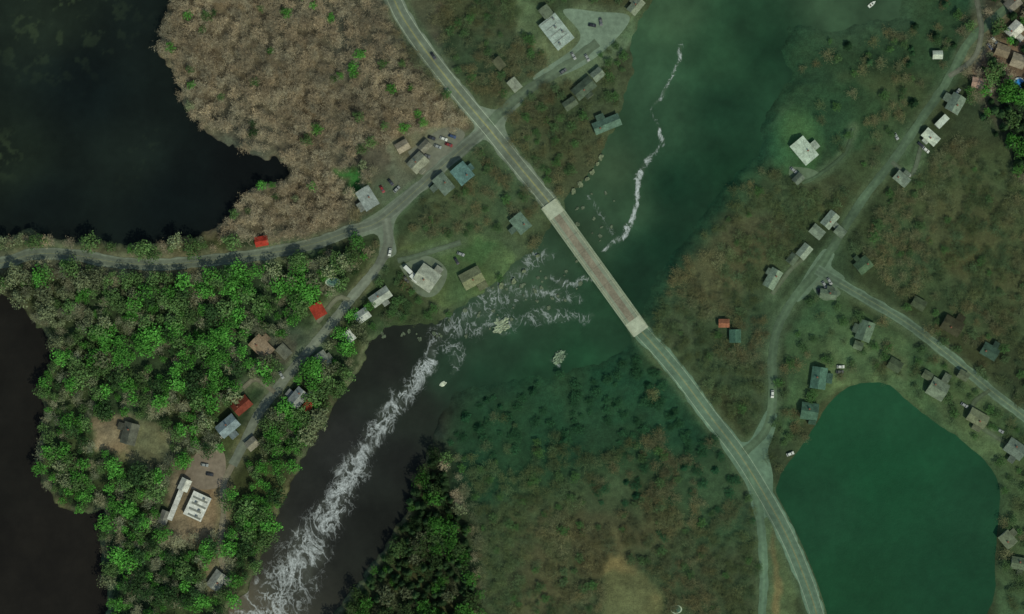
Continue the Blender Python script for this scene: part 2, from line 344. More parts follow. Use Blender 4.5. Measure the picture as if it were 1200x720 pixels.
def water_mat():
    m,nt,b=newmat('water_surface',0.45,0.05)
    geo=nt.nodes.new('ShaderNodeNewGeometry')
    base=noise_mul(nt,attrnode(nt).outputs['Color'],[0.03,0.25],[0.12,0.08])
    fo=attrnode(nt,'foam')
    def M(op,a,b_=None,clamp=False):
        n=nt.nodes.new('ShaderNodeMath'); n.operation=op; n.use_clamp=clamp
        for i,v in enumerate((a,b_)):
            if v is None: continue
            if isinstance(v,(int,float)): n.inputs[i].default_value=v
            else: nt.links.new(v,n.inputs[i])
        return n.outputs[0]
    def ridged(scale,dist,det,rough,sx,sy,off):
        n=nt.nodes.new('ShaderNodeTexNoise'); n.inputs['Scale'].default_value=scale; n.inputs['Detail'].default_value=det; n.inputs['Roughness'].default_value=rough; n.inputs['Distortion'].default_value=dist
        mp=nt.nodes.new('ShaderNodeMapping'); mp.inputs['Rotation'].default_value=(0,0,math.radians(27)); mp.inputs['Scale'].default_value=(sx,sy,1); mp.inputs['Location'].default_value=(off,off*2,0)
        nt.links.new(geo.outputs['Position'],mp.inputs[0]); nt.links.new(mp.outputs[0],n.inputs['Vector'])
        return M('ABSOLUTE',M('SUBTRACT',n.outputs['Fac'],0.5))
    # large branching wisps
    a1=M('ADD',M('MULTIPLY',ridged(0.085,0.8,4,.55,1.2,.8,3),-15),fo.outputs['Fac'],True)
    # fine web of foam inside the wisps
    a2=M('ADD',M('MULTIPLY',ridged(0.26,0.5,3,.55,1.1,.85,40),-13),M('MULTIPLY',fo.outputs['Fac'],0.9),True)
    n2=nt.nodes.new('ShaderNodeTexNoise'); n2.inputs['Scale'].default_value=0.10; n2.inputs['Detail'].default_value=3; nt.links.new(geo.outputs['Position'],n2.inputs['Vector'])
    mr=nt.nodes.new('ShaderNodeMapRange'); mr.inputs[1].default_value=0.42; mr.inputs[2].default_value=0.60; mr.inputs[3].default_value=0.05; nt.links.new(n2.outputs['Fac'],mr.inputs[0])
    f=M('MAXIMUM',M('MULTIPLY',a1,0.8),M('MULTIPLY',a2,mr.outputs[0]))
    n4=nt.nodes.new('ShaderNodeTexNoise'); n4.inputs['Scale'].default_value=1.1; n4.inputs['Detail'].default_value=4; nt.links.new(geo.outputs['Position'],n4.inputs['Vector'])
    mr4=nt.nodes.new('ShaderNodeMapRange'); mr4.inputs[1].default_value=0.35; mr4.inputs[2].default_value=0.6; mr4.inputs[3].default_value=0.45; nt.links.new(n4.outputs['Fac'],mr4.inputs[0])
    f=M('MULTIPLY',f,mr4.outputs[0],True)
    mx=nt.nodes.new('ShaderNodeMix'); mx.data_type='RGBA'
    nt.links.new(f,mx.inputs[0]); nt.links.new(base,mx.inputs[6]); mx.inputs[7].default_value=(0.46,0.50,0.42,1)
    nt.links.new(mx.outputs[2],b.inputs['Base Color'])
    bp=nt.nodes.new('ShaderNodeBump'); bp.inputs['Strength'].default_value=0.2; bp.inputs['Distance'].default_value=0.3
    n3=nt.nodes.new('ShaderNodeTexNoise'); n3.inputs['Scale'].default_value=0.8; nt.links.new(geo.outputs['Position'],n3.inputs['Vector'])
    nt.links.new(n3.outputs['Fac'],bp.inputs['Height']); nt.links.new(bp.outputs[0],b.inputs['Normal'])
    return m
MW=water_mat()
ny,nx=GX.shape
WX=(GX-600)*S; WY=(360-GY)*S
V=np.stack([WX,WY,GZ],-1).reshape(-1,3)
ii=np.arange(ny*nx).reshape(ny,nx)
Q=np.stack([ii[1:,:-1],ii[1:,1:],ii[:-1,1:],ii[:-1,:-1]],-1).reshape(-1,4)
add('ground',attr_mesh('ground',V,Q,lin(landC).reshape(-1,3),MG,smoothf=True),kind='structure')
# ---------------------------------------------------------------- water sheets
FOAM=[([(512,398),(505,425),(484,450),(458,482),(432,520),(408,560),(388,600),(362,640),(340,680),(305,720),(280,790)],[5,8,9,11,12,13,16,20,24,30,34],1.0),
([(515,395),(545,372),(590,352),(630,345),(680,350)],[12,12,10,8,4],0.62),
([(530,392),(600,375),(650,370),(690,372)],[9,9,7,4],0.60),
([(600,325),(625,305),(650,300)],[7,7,5],0.6),([(645,325),(665,335),(692,325)],[3,4,3],0.95),
([(800,52),(796,72),(778,110),(762,128),(772,150)],[3,1.6,1.5,1.3,1.5],0.75),
([(772,150),(776,168),(757,190),(746,210),(748,232),(740,262),(728,280),(708,293)],[1.5,2.2,2.8,2.2,1.6,2.6,3.2,2.4],1.35),
([(560,350),(580,340),(600,335)],[8,8,6],0.55),([(518,400),(540,415),(530,440)],[8,6,4],0.55),([(690,230),(710,260),(720,275)],[3,3,3],0.3),
([(575,380),(590,392),(602,380)],[2,2,2],.9),([(645,424),(656,428),(664,416)],[1.5,1.5,1.5],.7)]
def sheet(name,key,samp,z):
    s=SD[key]
    m=(s>-16)&(GX>-400)&(GX<1500)&(GY>-400)&(GY<1200)
    cells=m[1:,:-1]|m[1:,1:]|m[:-1,1:]|m[:-1,:-1]
    q=Q.reshape(ny-1,nx-1,4)[cells]
    used,inv=np.unique(q.ravel(),return_inverse=True)
    X=GX.ravel()[used]; Y=GY.ravel()[used]
    c=idw(samp,X,Y)
    c=c*(1+(0.4 if key!='green' else .15)*(fbm(X,Y,30,91)-0.5))[:,None]
    fo=np.zeros(X.shape)
    if key=='river':
        for P,w,a in FOAM:
            for (p,qq,w1,w2) in zip(P[:-1],P[1:],w[:-1],w[1:]):
                dx=qq[0]-p[0];dy=qq[1]-p[1];L=dx*dx+dy*dy
                am=4 if w1<4 else 12
                xw=X+(fbm(X,Y,12,4)-.5)*am*1.6; yw=Y+(fbm(X,Y,12,8)-.5)*am*1.6
                t=np.clip(((xw-p[0])*dx+(yw-p[1])*dy)/L,0,1); ww=w1+(w2-w1)*t
                d=np.hypot(xw-p[0]-t*dx,yw-p[1]-t*dy)
                br=1.0 if w1>=4 else (0.45+.75*smooth(vn(X,Y,13,71),.2,.7))
                fo=np.maximum(fo,a*br*(1-smooth(d,ww*0.2,ww*1.8)))
        fo=fo*(0.6+0.8*fbm(X,Y,16,131))
        k=(smooth(fo,.15,.9)*.30)[:,None]; c=c*(1-k)+np.array((96,100,92))*k
    if key=='nw':
        k=smooth(fbm(X,Y,10,66),0.56,0.68)*np.clip(1.1-np.hypot(X-60,Y+10)/120,0,1)+smooth(fbm(X,Y,8,67),0.6,0.7)*np.clip(1-np.abs(X-160+ (Y-190)*0.5)/22,0,1)*np.clip(1-np.abs(Y-185)/55,0,1)*0.5+smooth(fbm(X,Y,8,68),0.5,0.62)*np.clip(1-np.hypot(X,Y-180)/40,0,1)
        k=np.clip(k,0,1)[:,None]*0.6; c=c*(1-k)+np.array((62,74,50))*k
    V2=np.stack([(X-600)*S,(360-Y)*S,np.full(X.shape,z)],-1)
    add(name,attr_mesh(name,V2,inv.reshape(-1,4),lin(np.clip(c,3,250)),MW,{'foam':fo}),kind='structure')
sheet('river_water','river',RSAMP,-1.6); sheet('lake_water','nw',NSAMP,-1.6)
sheet('lake_water.001','sw',SSAMP,-1.6); sheet('pond_water','green',GSAMP,-1.6)
# ---------------------------------------------------------------- roads
zz=0.06
def strip(P,offs,z,cols,name,mat,jit=0.0):
    T=np.gradient(P,axis=0); T/=np.linalg.norm(T,axis=1)[:,None]+1e-9
    N=np.stack([-T[:,1],T[:,0]],1)
    Vv=[];Cc=[]
    n=len(P);k=len(offs)
    for j,o in enumerate(offs):
        oo=np.full(n,float(o))
        if jit and (j==0 or j==k-1): oo=oo*(1+jit*(vn(P[:,0],P[:,1],8,j)-.5))
        q=P+N*oo[:,None]
        Vv.append(np.stack([(q[:,0]-600)*S,(360-q[:,1])*S,np.full(n,z)],1))
        cc=np.tile(np.array(cols[j],float),(n,1))*(1+0.2*(vn(q[:,0],q[:,1],25,5)-.5))[:,None]
        Cc.append(cc)
    Vv=np.stack(Vv,1).reshape(-1,3); Cc=np.stack(Cc,1).reshape(-1,3)
    id=np.arange(n*k).reshape(n,k)
    q=np.stack([id[:-1,:-1],id[:-1,1:],id[1:,1:],id[1:,:-1]],-1).reshape(-1,4)
    return add(name,attr_mesh(name,Vv,q,lin(Cc),mat),kind='structure')
for k,(P,w,c,mk) in RS.items():
    c=np.array(c,float); h=w/2
    if w>=12: offs=[-h,-h*.8,-h*.72,-h*.4,-h*.06,h*.06,h*.4,h*.72,h*.8,h]; cs=[c*.92,c*1.06,c*.92,c*.86,c*.96,c*.96,c*.86,c*.92,c*1.06,c*.92]
    else: offs=[-h,-h*.5,0,h*.5,h]; cs=[c*.92,c*.93,c*1.02,c*.93,c*.92]
    strip(P,offs,zz,cs,k,MR,jit=0.35); zz+=0.012
mz=zz+0.05
def marking(P,off,w,c,name,i0=0,i1=None):
    global mz
    strip(P[i0:i1],[off-w/2,off+w/2],mz,[c,c],name,MR); mz+=0.004
for k in ('main_road_north','main_road_south'):
    P=RS[k][0]; dk=0 if k.endswith('north') else 20
    c=(166-dk,174-dk,156-dk)
    marking(P,-7.6,0.34,c,'road_marking'); marking(P,7.6,0.34,c,'road_marking')
    marking(P,-0.45,0.34,(150-dk,144-dk,88),'road_marking'); marking(P,0.45,0.34,(150-dk,144-dk,88),'road_marking')
for k in ('lake_road','east_road'):
    P=RS[k][0]; marking(P,0,0.26,(132,132,92),'road_marking',6,-3)
for i,(n,P,c) in enumerate(LOTS):
    me=bpy.data.meshes.new(n); bm=bmesh.new()
    Ps=spline(P+[P[0]],4)[:-1]
    vs=[bm.verts.new((*W(x,y),0.03+i*0.002)) for x,y in Ps]; f=bm.faces.new(vs)
    f.normal_update()
    if f.normal.z<0: f.normal_flip()
    bmesh.ops.triangulate(bm,faces=bm.faces[:]); bm.to_mesh(me); bm.free()
    a=me.attributes.new('col','FLOAT_COLOR','POINT')
    l=lin(c); a.data.foreach_set('color',np.tile([*l,1],len(me.vertices)).astype(np.float32))
    me.materials.append(MR); add(n,me,kind='structure')
# ---------------------------------------------------------------- mesh helpers
def bm_box(bm,x0,x1,y0,y1,z0,z1,mi=0,taper=0):
    t=taper
    v=[bm.verts.new(p) for p in ((x0,y0,z0),(x1,y0,z0),(x1,y1,z0),(x0,y1,z0),(x0+t,y0+t,z1),(x1-t,y0+t,z1),(x1-t,y1-t,z1),(x0+t,y1-t,z1))]
    for f in ((3,2,1,0),(4,5,6,7),(0,1,5,4),(1,2,6,5),(2,3,7,6),(3,0,4,7)):
        bm.faces.new([v[i] for i in f]).material_index=mi
def to_me(bm,name,mats):
    bmesh.ops.recalc_face_normals(bm,faces=bm.faces[:])
    me=bpy.data.meshes.new(name); bm.to_mesh(me); bm.free()
    for m in mats: me.materials.append(m)
    return me
def boxme(name,mats,*a,**k):
    bm=bmesh.new(); bm_box(bm,*a,**k); return to_me(bm,name,mats)
GLASS=solid('window_glass',(40,48,54),0.15,0.5,(0.05,0.05))
DOORM=solid('door_paint',(96,70,54),0.6)
BRICK=solid('brick_chimney',(120,78,62),0.9)
WALLS=[solid('wall_siding',c,0.8) for c in ((140,138,126),(126,118,100),(108,116,110),(146,144,134))]
def roofmat(c):
    key=('roof',tuple(c))
    if key in _cache: return _cache[key]
    m,nt,b=newmat('roof_shingles',0.9,0.06)
    r=nt.nodes.new('ShaderNodeRGB'); r.outputs[0].default_value=(*[float(v) for v in lin(c)*.84],1)
    cur=noise_mul(nt,r.outputs[0],[0.35,1.5,6],[0.28,0.24,0.1])
    tc=nt.nodes.new('ShaderNodeTexCoord'); w=nt.nodes.new('ShaderNodeTexWave'); w.bands_direction='Y'; w.inputs['Scale'].default_value=1.2; w.inputs['Distortion'].default_value=1.0
    nt.links.new(tc.outputs['Object'],w.inputs['Vector'])
    mr=nt.nodes.new('ShaderNodeMapRange'); mr.inputs[3].default_value=0.88; mr.inputs[4].default_value=1.08; nt.links.new(w.outputs['Fac'],mr.inputs[0])
    mm=nt.nodes.new('ShaderNodeVectorMath'); mm.operation='SCALE'; nt.links.new(cur,mm.inputs[0]); nt.links.new(mr.outputs[0],mm.inputs['Scale'])
    nt.links.new(mm.outputs[0],b.inputs['Base Color']); _cache[key]=m; return m
WINME=boxme('window',[GLASS],-0.55,0.55,-0.04,0.04,-0.6,0.6)
DOORME=boxme('door',[DOORM],-0.5,0.5,-0.05,0.05,0,2.1)
def house(i,x,y,lp,wp,ang,c,st,style,label):
    L=max(lp,wp)*S*0.92; Wd=min(lp,wp)*S*0.92
    a=-math.radians(ang + (90 if wp>lp else 0))
    r=random.Random(i*13+5)
    e=bpy.data.objects.new('house' if style==G else 'flat_roofed_building',None); col.objects.link(e)
    e.location=(*W(x,y),0); e.rotation_euler=(0,0,a)
    e['label']=label; e['category']='house' if (L>7 and style==G) else ('building' if style==F else 'shed')
    if e['category']=='shed': e.name='shed'
    H=2.4+2.2*(st-1)+0.3; wm=WALLS[i%4]; rm=roofmat(c)
    dark=roofmat(tuple(int(v*0.82) for v in c))
    if style==G:
        rh=Wd*0.28
        bm=bmesh.new(); hx=L/2;hy=Wd/2
        v=[bm.verts.new(p) for p in ((-hx,-hy,-.3),(hx,-hy,-.3),(hx,hy,-.3),(-hx,hy,-.3),(-hx,-hy,H),(hx,-hy,H),(hx,hy,H),(-hx,hy,H),(-hx,0,H+rh-.02),(hx,0,H+rh-.02))]
        for f in ((0,1,5,4),(2,3,7,6),(1,2,6,9,5),(3,0,4,8,7)): bm.faces.new([v[k] for k in f])
        add('wall',to_me(bm,'wall',[wm]),e)
        bm=bmesh.new(); o=0.45; hx+=o; hy+=o; zl=H-o*rh/(Wd/2)
        def slab(h0,h1,y0,y1,x0,x1):
            t=0.16
            v=[bm.verts.new(p) for p in ((x0,y0,h0),(x1,y0,h0),(x1,y1,h1),(x0,y1,h1),(x0,y0,h0+t),(x1,y0,h0+t),(x1,y1,h1+t),(x0,y1,h1+t))]
            for f in ((3,2,1,0),(4,5,6,7),(0,1,5,4),(1,2,6,5),(2,3,7,6),(3,0,4,7)): bm.faces.new([v[k] for k in f])
        slab(zl,H+rh,-hy,0,-hx,hx); slab(H+rh,zl,0.004,hy,-hx,hx)
        rf=add('roof',to_me(bm,'roof',[rm]),e)
        if L>8:
            cx=r.uniform(-L*.3,L*.3); cy=r.choice((-1,1))*Wd*0.15
            ch=boxme('chimney',[BRICK],cx-.4,cx+.4,cy-.4,cy+.4,H-0.2,H+rh+0.9); add('chimney',ch,rf)
        if L>8:
            s=r.choice((-1,1)); wx0=r.uniform(-L*.35,L*.1); ww=L*r.uniform(.28,.45); dd=Wd*r.uniform(.3,.6)
            y0=s*Wd/2; y1=s*(Wd/2+dd); h2=2.3
            add('porch_wall',boxme('porch_wall',[wm],wx0,wx0+ww,min(y0,y1)+.005,max(y0,y1)-.3,-.3,h2-.02),e)
            bm=bmesh.new(); yy=sorted((y0+s*0.46,y1))
            za,zb=(h2,h2+.5) if s<0 else (h2+.5,h2)
            slab(za,zb,yy[0],yy[1],wx0-.3,wx0+ww+.3)
            add('porch_roof',to_me(bm,'porch_roof',[dark]),e)
        nw=max(2,int(L/3))
    else:
        bm=bmesh.new(); bm_box(bm,-L/2,L/2,-Wd/2,Wd/2,-.3,H+.4); add('wall',to_me(bm,'wall',[wm]),e)
        bm=bmesh.new(); bm_box(bm,-L/2-.15,L/2+.15,-Wd/2-.15,Wd/2+.15,H+.402,H+.62)
        npan=max(2,int(L/(4 if c[0]<200 else 3)))
        rf=add('roof',to_me(bm,'roof',[rm]),e)
        if Wd>5:
            rw=.25 if c[0]<200 else 1.1
            for k in range(npan):
                x0=-L/2+.6+(L-.8)*k/npan
                add('roof_rib',boxme('roof_rib',[solid('dark_roof_seam',(110,112,106))],x0,x0+rw,-Wd/2+r.uniform(.3,2),Wd/2-r.uniform(.3,3),H+.63,H+.85),rf)
            for k in range(4):
                ux=-L*.38+L*.25*k;uy=r.uniform(-Wd*.3,Wd*.3)
                add('rooftop_unit',boxme('rooftop_unit',[solid('grey_metal_unit',(100,102,98))],ux-.7,ux+.7,uy-.6,uy+.6,H+.86,H+1.7,taper=.06),rf)
        nw=max(2,int(L/4))
    for s in (-1,1):
        for k in range(nw):
            for fl in range(st):
                if s==-1 and fl==0 and k==nw//2:
                    d=add('door',DOORME,e); d.location=(-L/2+L*(k+.5)/nw,s*(Wd/2+.03),0)
                    continue
                w=add('window',WINME,e); w.location=(-L/2+L*(k+.5)/nw,s*(Wd/2+.025),1.4+2.2*fl)
for i,h in enumerate(HOUSES): house(i,*h)
# ---------------------------------------------------------------- bridge
def bridge():
    ax,ay=W(*BRA);bx,by=W(*BRB); L=math.hypot(bx-ax,by-ay); ang=math.atan2(by-ay,bx-ax)
    e=bpy.data.objects.new('bridge',None); col.objects.link(e); e.location=((ax+bx)/2,(ay+by)/2,0); e.rotation_euler=(0,0,ang)
    e['label']='long concrete girder bridge with worn brown deck crossing the river rapids'; e['category']='bridge'
    con=solid('pale_concrete',(126,136,118),0.9,0.1,(0.18,0.12),(0.3,2)); con2=solid('bright_concrete_slab',(154,160,142),0.9,0.1,(0.14,0.14),(0.4,2))
    rust=solid('worn_brown_deck',(116,110,96),0.9,0.1,(0.24,0.18),(0.10,0.9)); gray=solid('grey_deck_lane',(118,126,110),0.9,0.1,(0.15,0.12),(0.2,2))
    add('deck',boxme('deck',[con],-L/2,L/2,-5.4,5.4,-.55,.60),e)
    sl=8.5
    add('roadway',boxme('roadway',[gray],-L/2+sl,L/2-sl,-4.6,4.6,.602,.64),e)
    add('worn_lane',boxme('worn_lane',[rust],-L/2+sl,L/2-sl,-2.3,1.7,.642,.66),e)
    for s in (-1,1):
        x0,x1=(-L/2-.3,-L/2+sl-.01) if s<0 else (L/2-sl+.01,L/2+.3)
        add('approach_slab',boxme('approach_slab',[con2],x0,x1,-5.0,5.0,.604,.648),e)
        add('parapet',boxme('parapet',[con],-L/2,L/2,min(s*5.05,s*5.4),max(s*5.05,s*5.4),.605,1.5),e)
    jm=boxme('expansion_joint',[solid('dark_joint',(80,80,70))],-.07,.07,-4.55,4.55,.661,.668)
    for k in range(1,8):
        o=add('expansion_joint',jm,e); o.location=(-L/2+L*k/8,0,0)
    pm=boxme('pier',[con],-.9,.9,-4.6,4.6,-3.4,-.56)
    for k in range(1,5):
        o=add('pier',pm,e); o.location=(-L/2+L*k/5,0,0)
    pm2=boxme('girder',[solid('rusted_steel_girder',(92,70,56))],-L/2,L/2,-.25,.25,-1.3,-.56)
    for yy in (-4,-1.4,1.4,4):
        o=add('girder',pm2,e); o.location=(0,yy,0)
    for s in (-1,1):
        add('lane_line',boxme('lane_line',[solid('pale_lane_paint',(150,152,130))],-L/2+sl,L/2-sl,s*3.9-.12,s*3.9+.12,.642,.65),e)
bridge()
# ---------------------------------------------------------------- vehicles
TYRE=solid('tyre_rubber',(26,26,26),0.9)
bm=bmesh.new(); bmesh.ops.create_cone(bm,cap_ends=True,segments=14,radius1=.33,radius2=.33,depth=.22,matrix=Matrix.Rotation(math.pi/2,4,'X')); WH=to_me(bm,'wheel',[TYRE])
_cars={}
def carbody(c,truck=False):
    key=(tuple(c),truck)
    if key in _cars: return _cars[key]
    pm=solid('car_paint',c,0.4,0.4,(0.03,0.03))
    bm=bmesh.new()
    if not truck:
        prof=[(-2.25,.35),(-2.25,.78),(-1.9,.92),(-1.25,.95),(1.0,.95),(2.0,.82),(2.25,.65),(2.25,.35)]
        L_=[bm.verts.new((x,-.88,z)) for x,z in prof]; R_=[bm.verts.new((x,.88,z)) for x,z in prof]
        bm.faces.new(L_); bm.faces.new(R_[::-1])
        for k in range(len(prof)):
            k2=(k+1)%len(prof); bm.faces.new([L_[k],L_[k2],R_[k2],R_[k]])
        bmesh.ops.recalc_face_normals(bm,faces=bm.faces[:])
        bmesh.ops.bevel(bm,geom=bm.edges[:],offset=.05,segments=1,affect='EDGES')
        bm_box(bm,-1.35,.45,-.66,.66,1.43,1.49)
        body=to_me(bm,'car_body',[pm])
        bm=bmesh.new()
        v=[bm.verts.new(p) for p in ((-1.9,-.8,.93),(1.0,-.8,.93),(1.0,.8,.93),(-1.9,.8,.93),(-1.4,-.66,1.43),(.45,-.66,1.43),(.45,.66,1.43),(-1.4,.66,1.43))]
        for f in ((3,2,1,0),(4,5,6,7),(0,1,5,4),(1,2,6,5),(2,3,7,6),(3,0,4,7)): bm.faces.new([v[k] for k in f])
        gl=to_me(bm,'window',[GLASS]); wp=[(-1.4,-.8),(-1.4,.8),(1.4,-.8),(1.4,.8)]
    else:
        bm_box(bm,-4,1.6,-1.2,1.2,.8,3.3); bm_box(bm,1.75,3.8,-1.1,1.1,.6,2.3,taper=.12)
        bmesh.ops.bevel(bm,geom=bm.edges[:],offset=.06,segments=1,affect='EDGES')
        body=to_me(bm,'truck_body',[pm])
        gl=boxme('window',[GLASS],3.0,3.86,-.95,.95,1.45,2.05); wp=[(-2.9,-1),(-2.9,1),(2.8,-1),(2.8,1)]
    _cars[key]=(body,gl,wp); return _cars[key]
CN={'white':(186,188,182),'black':(30,32,34),'silver':(128,132,130),'red':(116,36,30),'blue':(44,62,94),'grey':(84,86,86)}
def car(x,y,a,c,z=0.2,truck=False,where='beside a house'):
    b,g,wp=carbody(CN[c],truck)
    o=add('truck' if truck else 'parked_car',b); o.location=(*W(x,y),z); o.rotation_euler=(0,0,-math.radians(a))
    o['label']=f'{c} {"box truck" if truck else "car"} parked {where}' if where[0]!='*' else f'{c} car driving {where[1:]}'
    o['category']='truck' if truck else 'car'
    if not truck:
        o['group']='cars around the village'
        if where[0]=='*': o.name='moving_car'
    add('window',g,o)
    for p in wp:
        w=add('wheel',WH,o); w.location=(p[0],p[1],.33)
        if truck: w.scale=(1.4,1.4,1.4); w.location.z=.46
for t in [(508,66,56,'black',.35,False,'*along the main road'),(905,462,92,'white',.32,False,'*along the hill road'),(457,296,100,'white',.32,False,'*along the village road'),
 (480,318,45,'white',.05,True,'outside the pale workshop'),(487,328,45,'white',.05,True,'outside the pale workshop'),(476,328,60,'grey',.05,False,'outside the pale workshop')]: car(*t)
for x,y,a,c in [(520,163,20,'white'),(513,172,20,'silver'),(506,162,20,'black'),(530,160,20,'blue'),(500,183,20,'grey'),(526,170,20,'red')]: car(x,y,a,c,.05,where='in the junction lot')
for x,y,a,c in [(672,66,60,'silver'),(688,68,60,'silver'),(694,30,10,'black'),(704,26,80,'grey'),(660,84,-35,'grey')]: car(x,y,a,c,.05,where='in the riverside lot')
for x,y,a,c in [(535,306,60,'black'),(540,298,20,'silver'),(985,430,0,'white'),(984,436,0,'grey'),(966,334,60,'silver'),(972,330,60,'silver'),(960,342,60,'black'),(1085,176,40,'white'),(1079,170,40,'black'),(1122,108,-50,'silver'),(1165,48,50,'white'),(1160,55,50,'blue'),(1170,80,10,'black'),(1158,106,10,'silver'),(458,214,50,'black'),(465,222,-45,'silver'),(448,222,60,'red'),(366,462,50,'white'),(343,476,50,'silver'),(262,510,-40,'white'),(240,545,10,'silver'),(246,556,10,'black'),(1063,205,20,'silver'),(930,200,40,'silver'),(1130,475,30,'silver'),(1172,505,30,'silver'),(926,532,-20,'white'),(1050,160,60,'silver'),(330,440,60,'silver')]: car(x,y,a,c,.1)
def boat(x,y,a,label):
    bm=bmesh.new(); st=[(-2.6,.85),(-1.5,1.0),(0,1.05),(1.4,.8),(2.4,.35),(3.0,.03)]
    rows=[]
    for X_,b in st: rows.append([bm.verts.new(p) for p in ((X_,-b,.7),(X_*.95,-b*.6,0),(X_*.95,b*.6,0),(X_,b,.7),(X_*.96,b*.82,.62),(X_*.96,-b*.82,.62))])
    for r0,r1 in zip(rows[:-1],rows[1:]):
        for k in range(6): bm.faces.new([r0[k],r0[(k+1)%6],r1[(k+1)%6],r1[k]])
    bm.faces.new(rows[0]); bm.faces.new(rows[-1][::-1])
    o=add('motor_boat',to_me(bm,'hull',[solid('white_gelcoat',(196,200,192),.4,.4)])); o.location=(*W(x,y),-1.75); o.rotation_euler=(0,0,-math.radians(a)); o['label']=label; o['category']='boat'
    add('windscreen',boxme('windscreen',[GLASS],.3,.9,-.6,.6,.66,1.1,taper=.08),o); add('seat',boxme('seat',[solid('boat_seat',(90,80,70))],-1.4,-.6,-.6,.6,.64,.9,taper=.05),o)
boat(1022,5,-40,'small white motor boat floating near the wooded shore')
# ---------------------------------------------------------------- pools
def pool(x,y,rx,ry,rim,water,label):
    e=bpy.data.objects.new('swimming_pool',None); col.objects.link(e); e.location=(*W(x,y),0); e['label']=label; e['category']='swimming pool'
    bm=bmesh.new(); n=28
    for k in range(n):
        a0=2*math.pi*k/n;a1=2*math.pi*(k+1)/n
        P=lambda a,s,z: bm.verts.new((math.cos(a)*rx*s,math.sin(a)*ry*s,z))
        bm.faces.new([P(a0,1,.9),P(a1,1,.9),P(a1,.8,.9),P(a0,.8,.9)])
        bm.faces.new([P(a0,1,-.1),P(a1,1,-.1),P(a1,1,.9),P(a0,1,.9)]); bm.faces.new([P(a0,.8,.9),P(a1,.8,.9),P(a1,.8,-.1),P(a0,.8,-.1)])
    bmesh.ops.remove_doubles(bm,verts=bm.verts[:],dist=.001)
    add('rim',to_me(bm,'rim',[solid('pool_rim',rim)]),e)
    bm=bmesh.new(); bm.faces.new([bm.verts.new((math.cos(2*math.pi*k/n)*rx*.81,math.sin(2*math.pi*k/n)*ry*.81,.7)) for k in range(n)])
    add('water',to_me(bm,'water',[solid('pool_water',water,.1,.5)]),e)
pool(390,331,4.4,2.7,(170,184,168),(96,130,114),'oval garden pool with pale rim among trees')
pool(1194,98,3.5,3.5,(170,180,184),(40,120,190),'round bright blue garden pool')
pool(792,714,3.6,2.6,(160,174,152),(66,96,78),'round pale-rimmed pool at the edge of a field')
# ---------------------------------------------------------------- rocks
def rock(x,y,r,h,c,label,seed,flat=1.0,ang=0,z=-1.7,sub=3,rough=.5):
    bm=bmesh.new(); bmesh.ops.create_icosphere(bm,subdivisions=sub,radius=1)
    rr=random.Random(seed); o=[rr.uniform(0,50) for _ in range(3)]
    for v in bm.verts:
        p=v.co.copy()
        n=noise.noise(Vector((p.x*1.6+o[0],p.y*1.6+o[1],o[2])))+rough*noise.noise(Vector((p.x*4+o[1],p.y*4,p.z*3)))
        f=1+.42*n; b=noise.noise(Vector((p.x*5+o[2],p.y*5+o[0],1)))*.35*rough
        v.co=Vector((p.x*f*r,p.y*f*r*flat,max(-.3,min(p.z*f,.42)+b)*h*1.6))
    me=to_me(bm,'rock',[solid('river_rock',c,.9,.2,(.4,.3),(.6,2.5))])
    ob=add('rock',me); ob.location=(*W(x,y),z); ob.rotation_euler=(0,0,ang); ob['label']=label; ob['category']='rock'; ob['group']='rocks in the river'
rock(588,382,5.0,1.2,(128,138,116),'broad pale rough rock ledge rising from the rapids',12,.75,.5,sub=5,rough=1.1)
rock(655,418,4.2,1.1,(104,120,100),'pale grey rough rock ledge in dark water',27,.72,1.0,sub=5,rough=1.1)
rock(519,450,2.4,.8,(168,174,156),'small whitish rock beside the rapids',3,.55,.7)
rr=random.Random(5)
for k in range(70):
    t=rr.random()
    if t<.5: x=rr.uniform(520,690); y=375-(x-520)*.35+rr.uniform(-22,30)
    elif t<.75: x=rr.uniform(655,720); y=240+rr.uniform(-15,50)
    else: x=rr.uniform(430,520); y=388+rr.uniform(0,10)
    rock(x,y,rr.uniform(.5,1.4),.7,(84,94,76),'small grey river rock washed by the rapids',k+10,rr.uniform(.5,1),rr.uniform(0,3))
for k,(x,y) in enumerate([(698,192),(692,202),(686,210),(678,216),(702,184),(670,224),(600,330),(585,335),(612,318),(628,300)]):
    rock(x+2,y,rr.uniform(1.2,2.2),.8,(100,108,84),'pale boulder on the river bank',k+200,.7,rr.uniform(0,3),-.9)
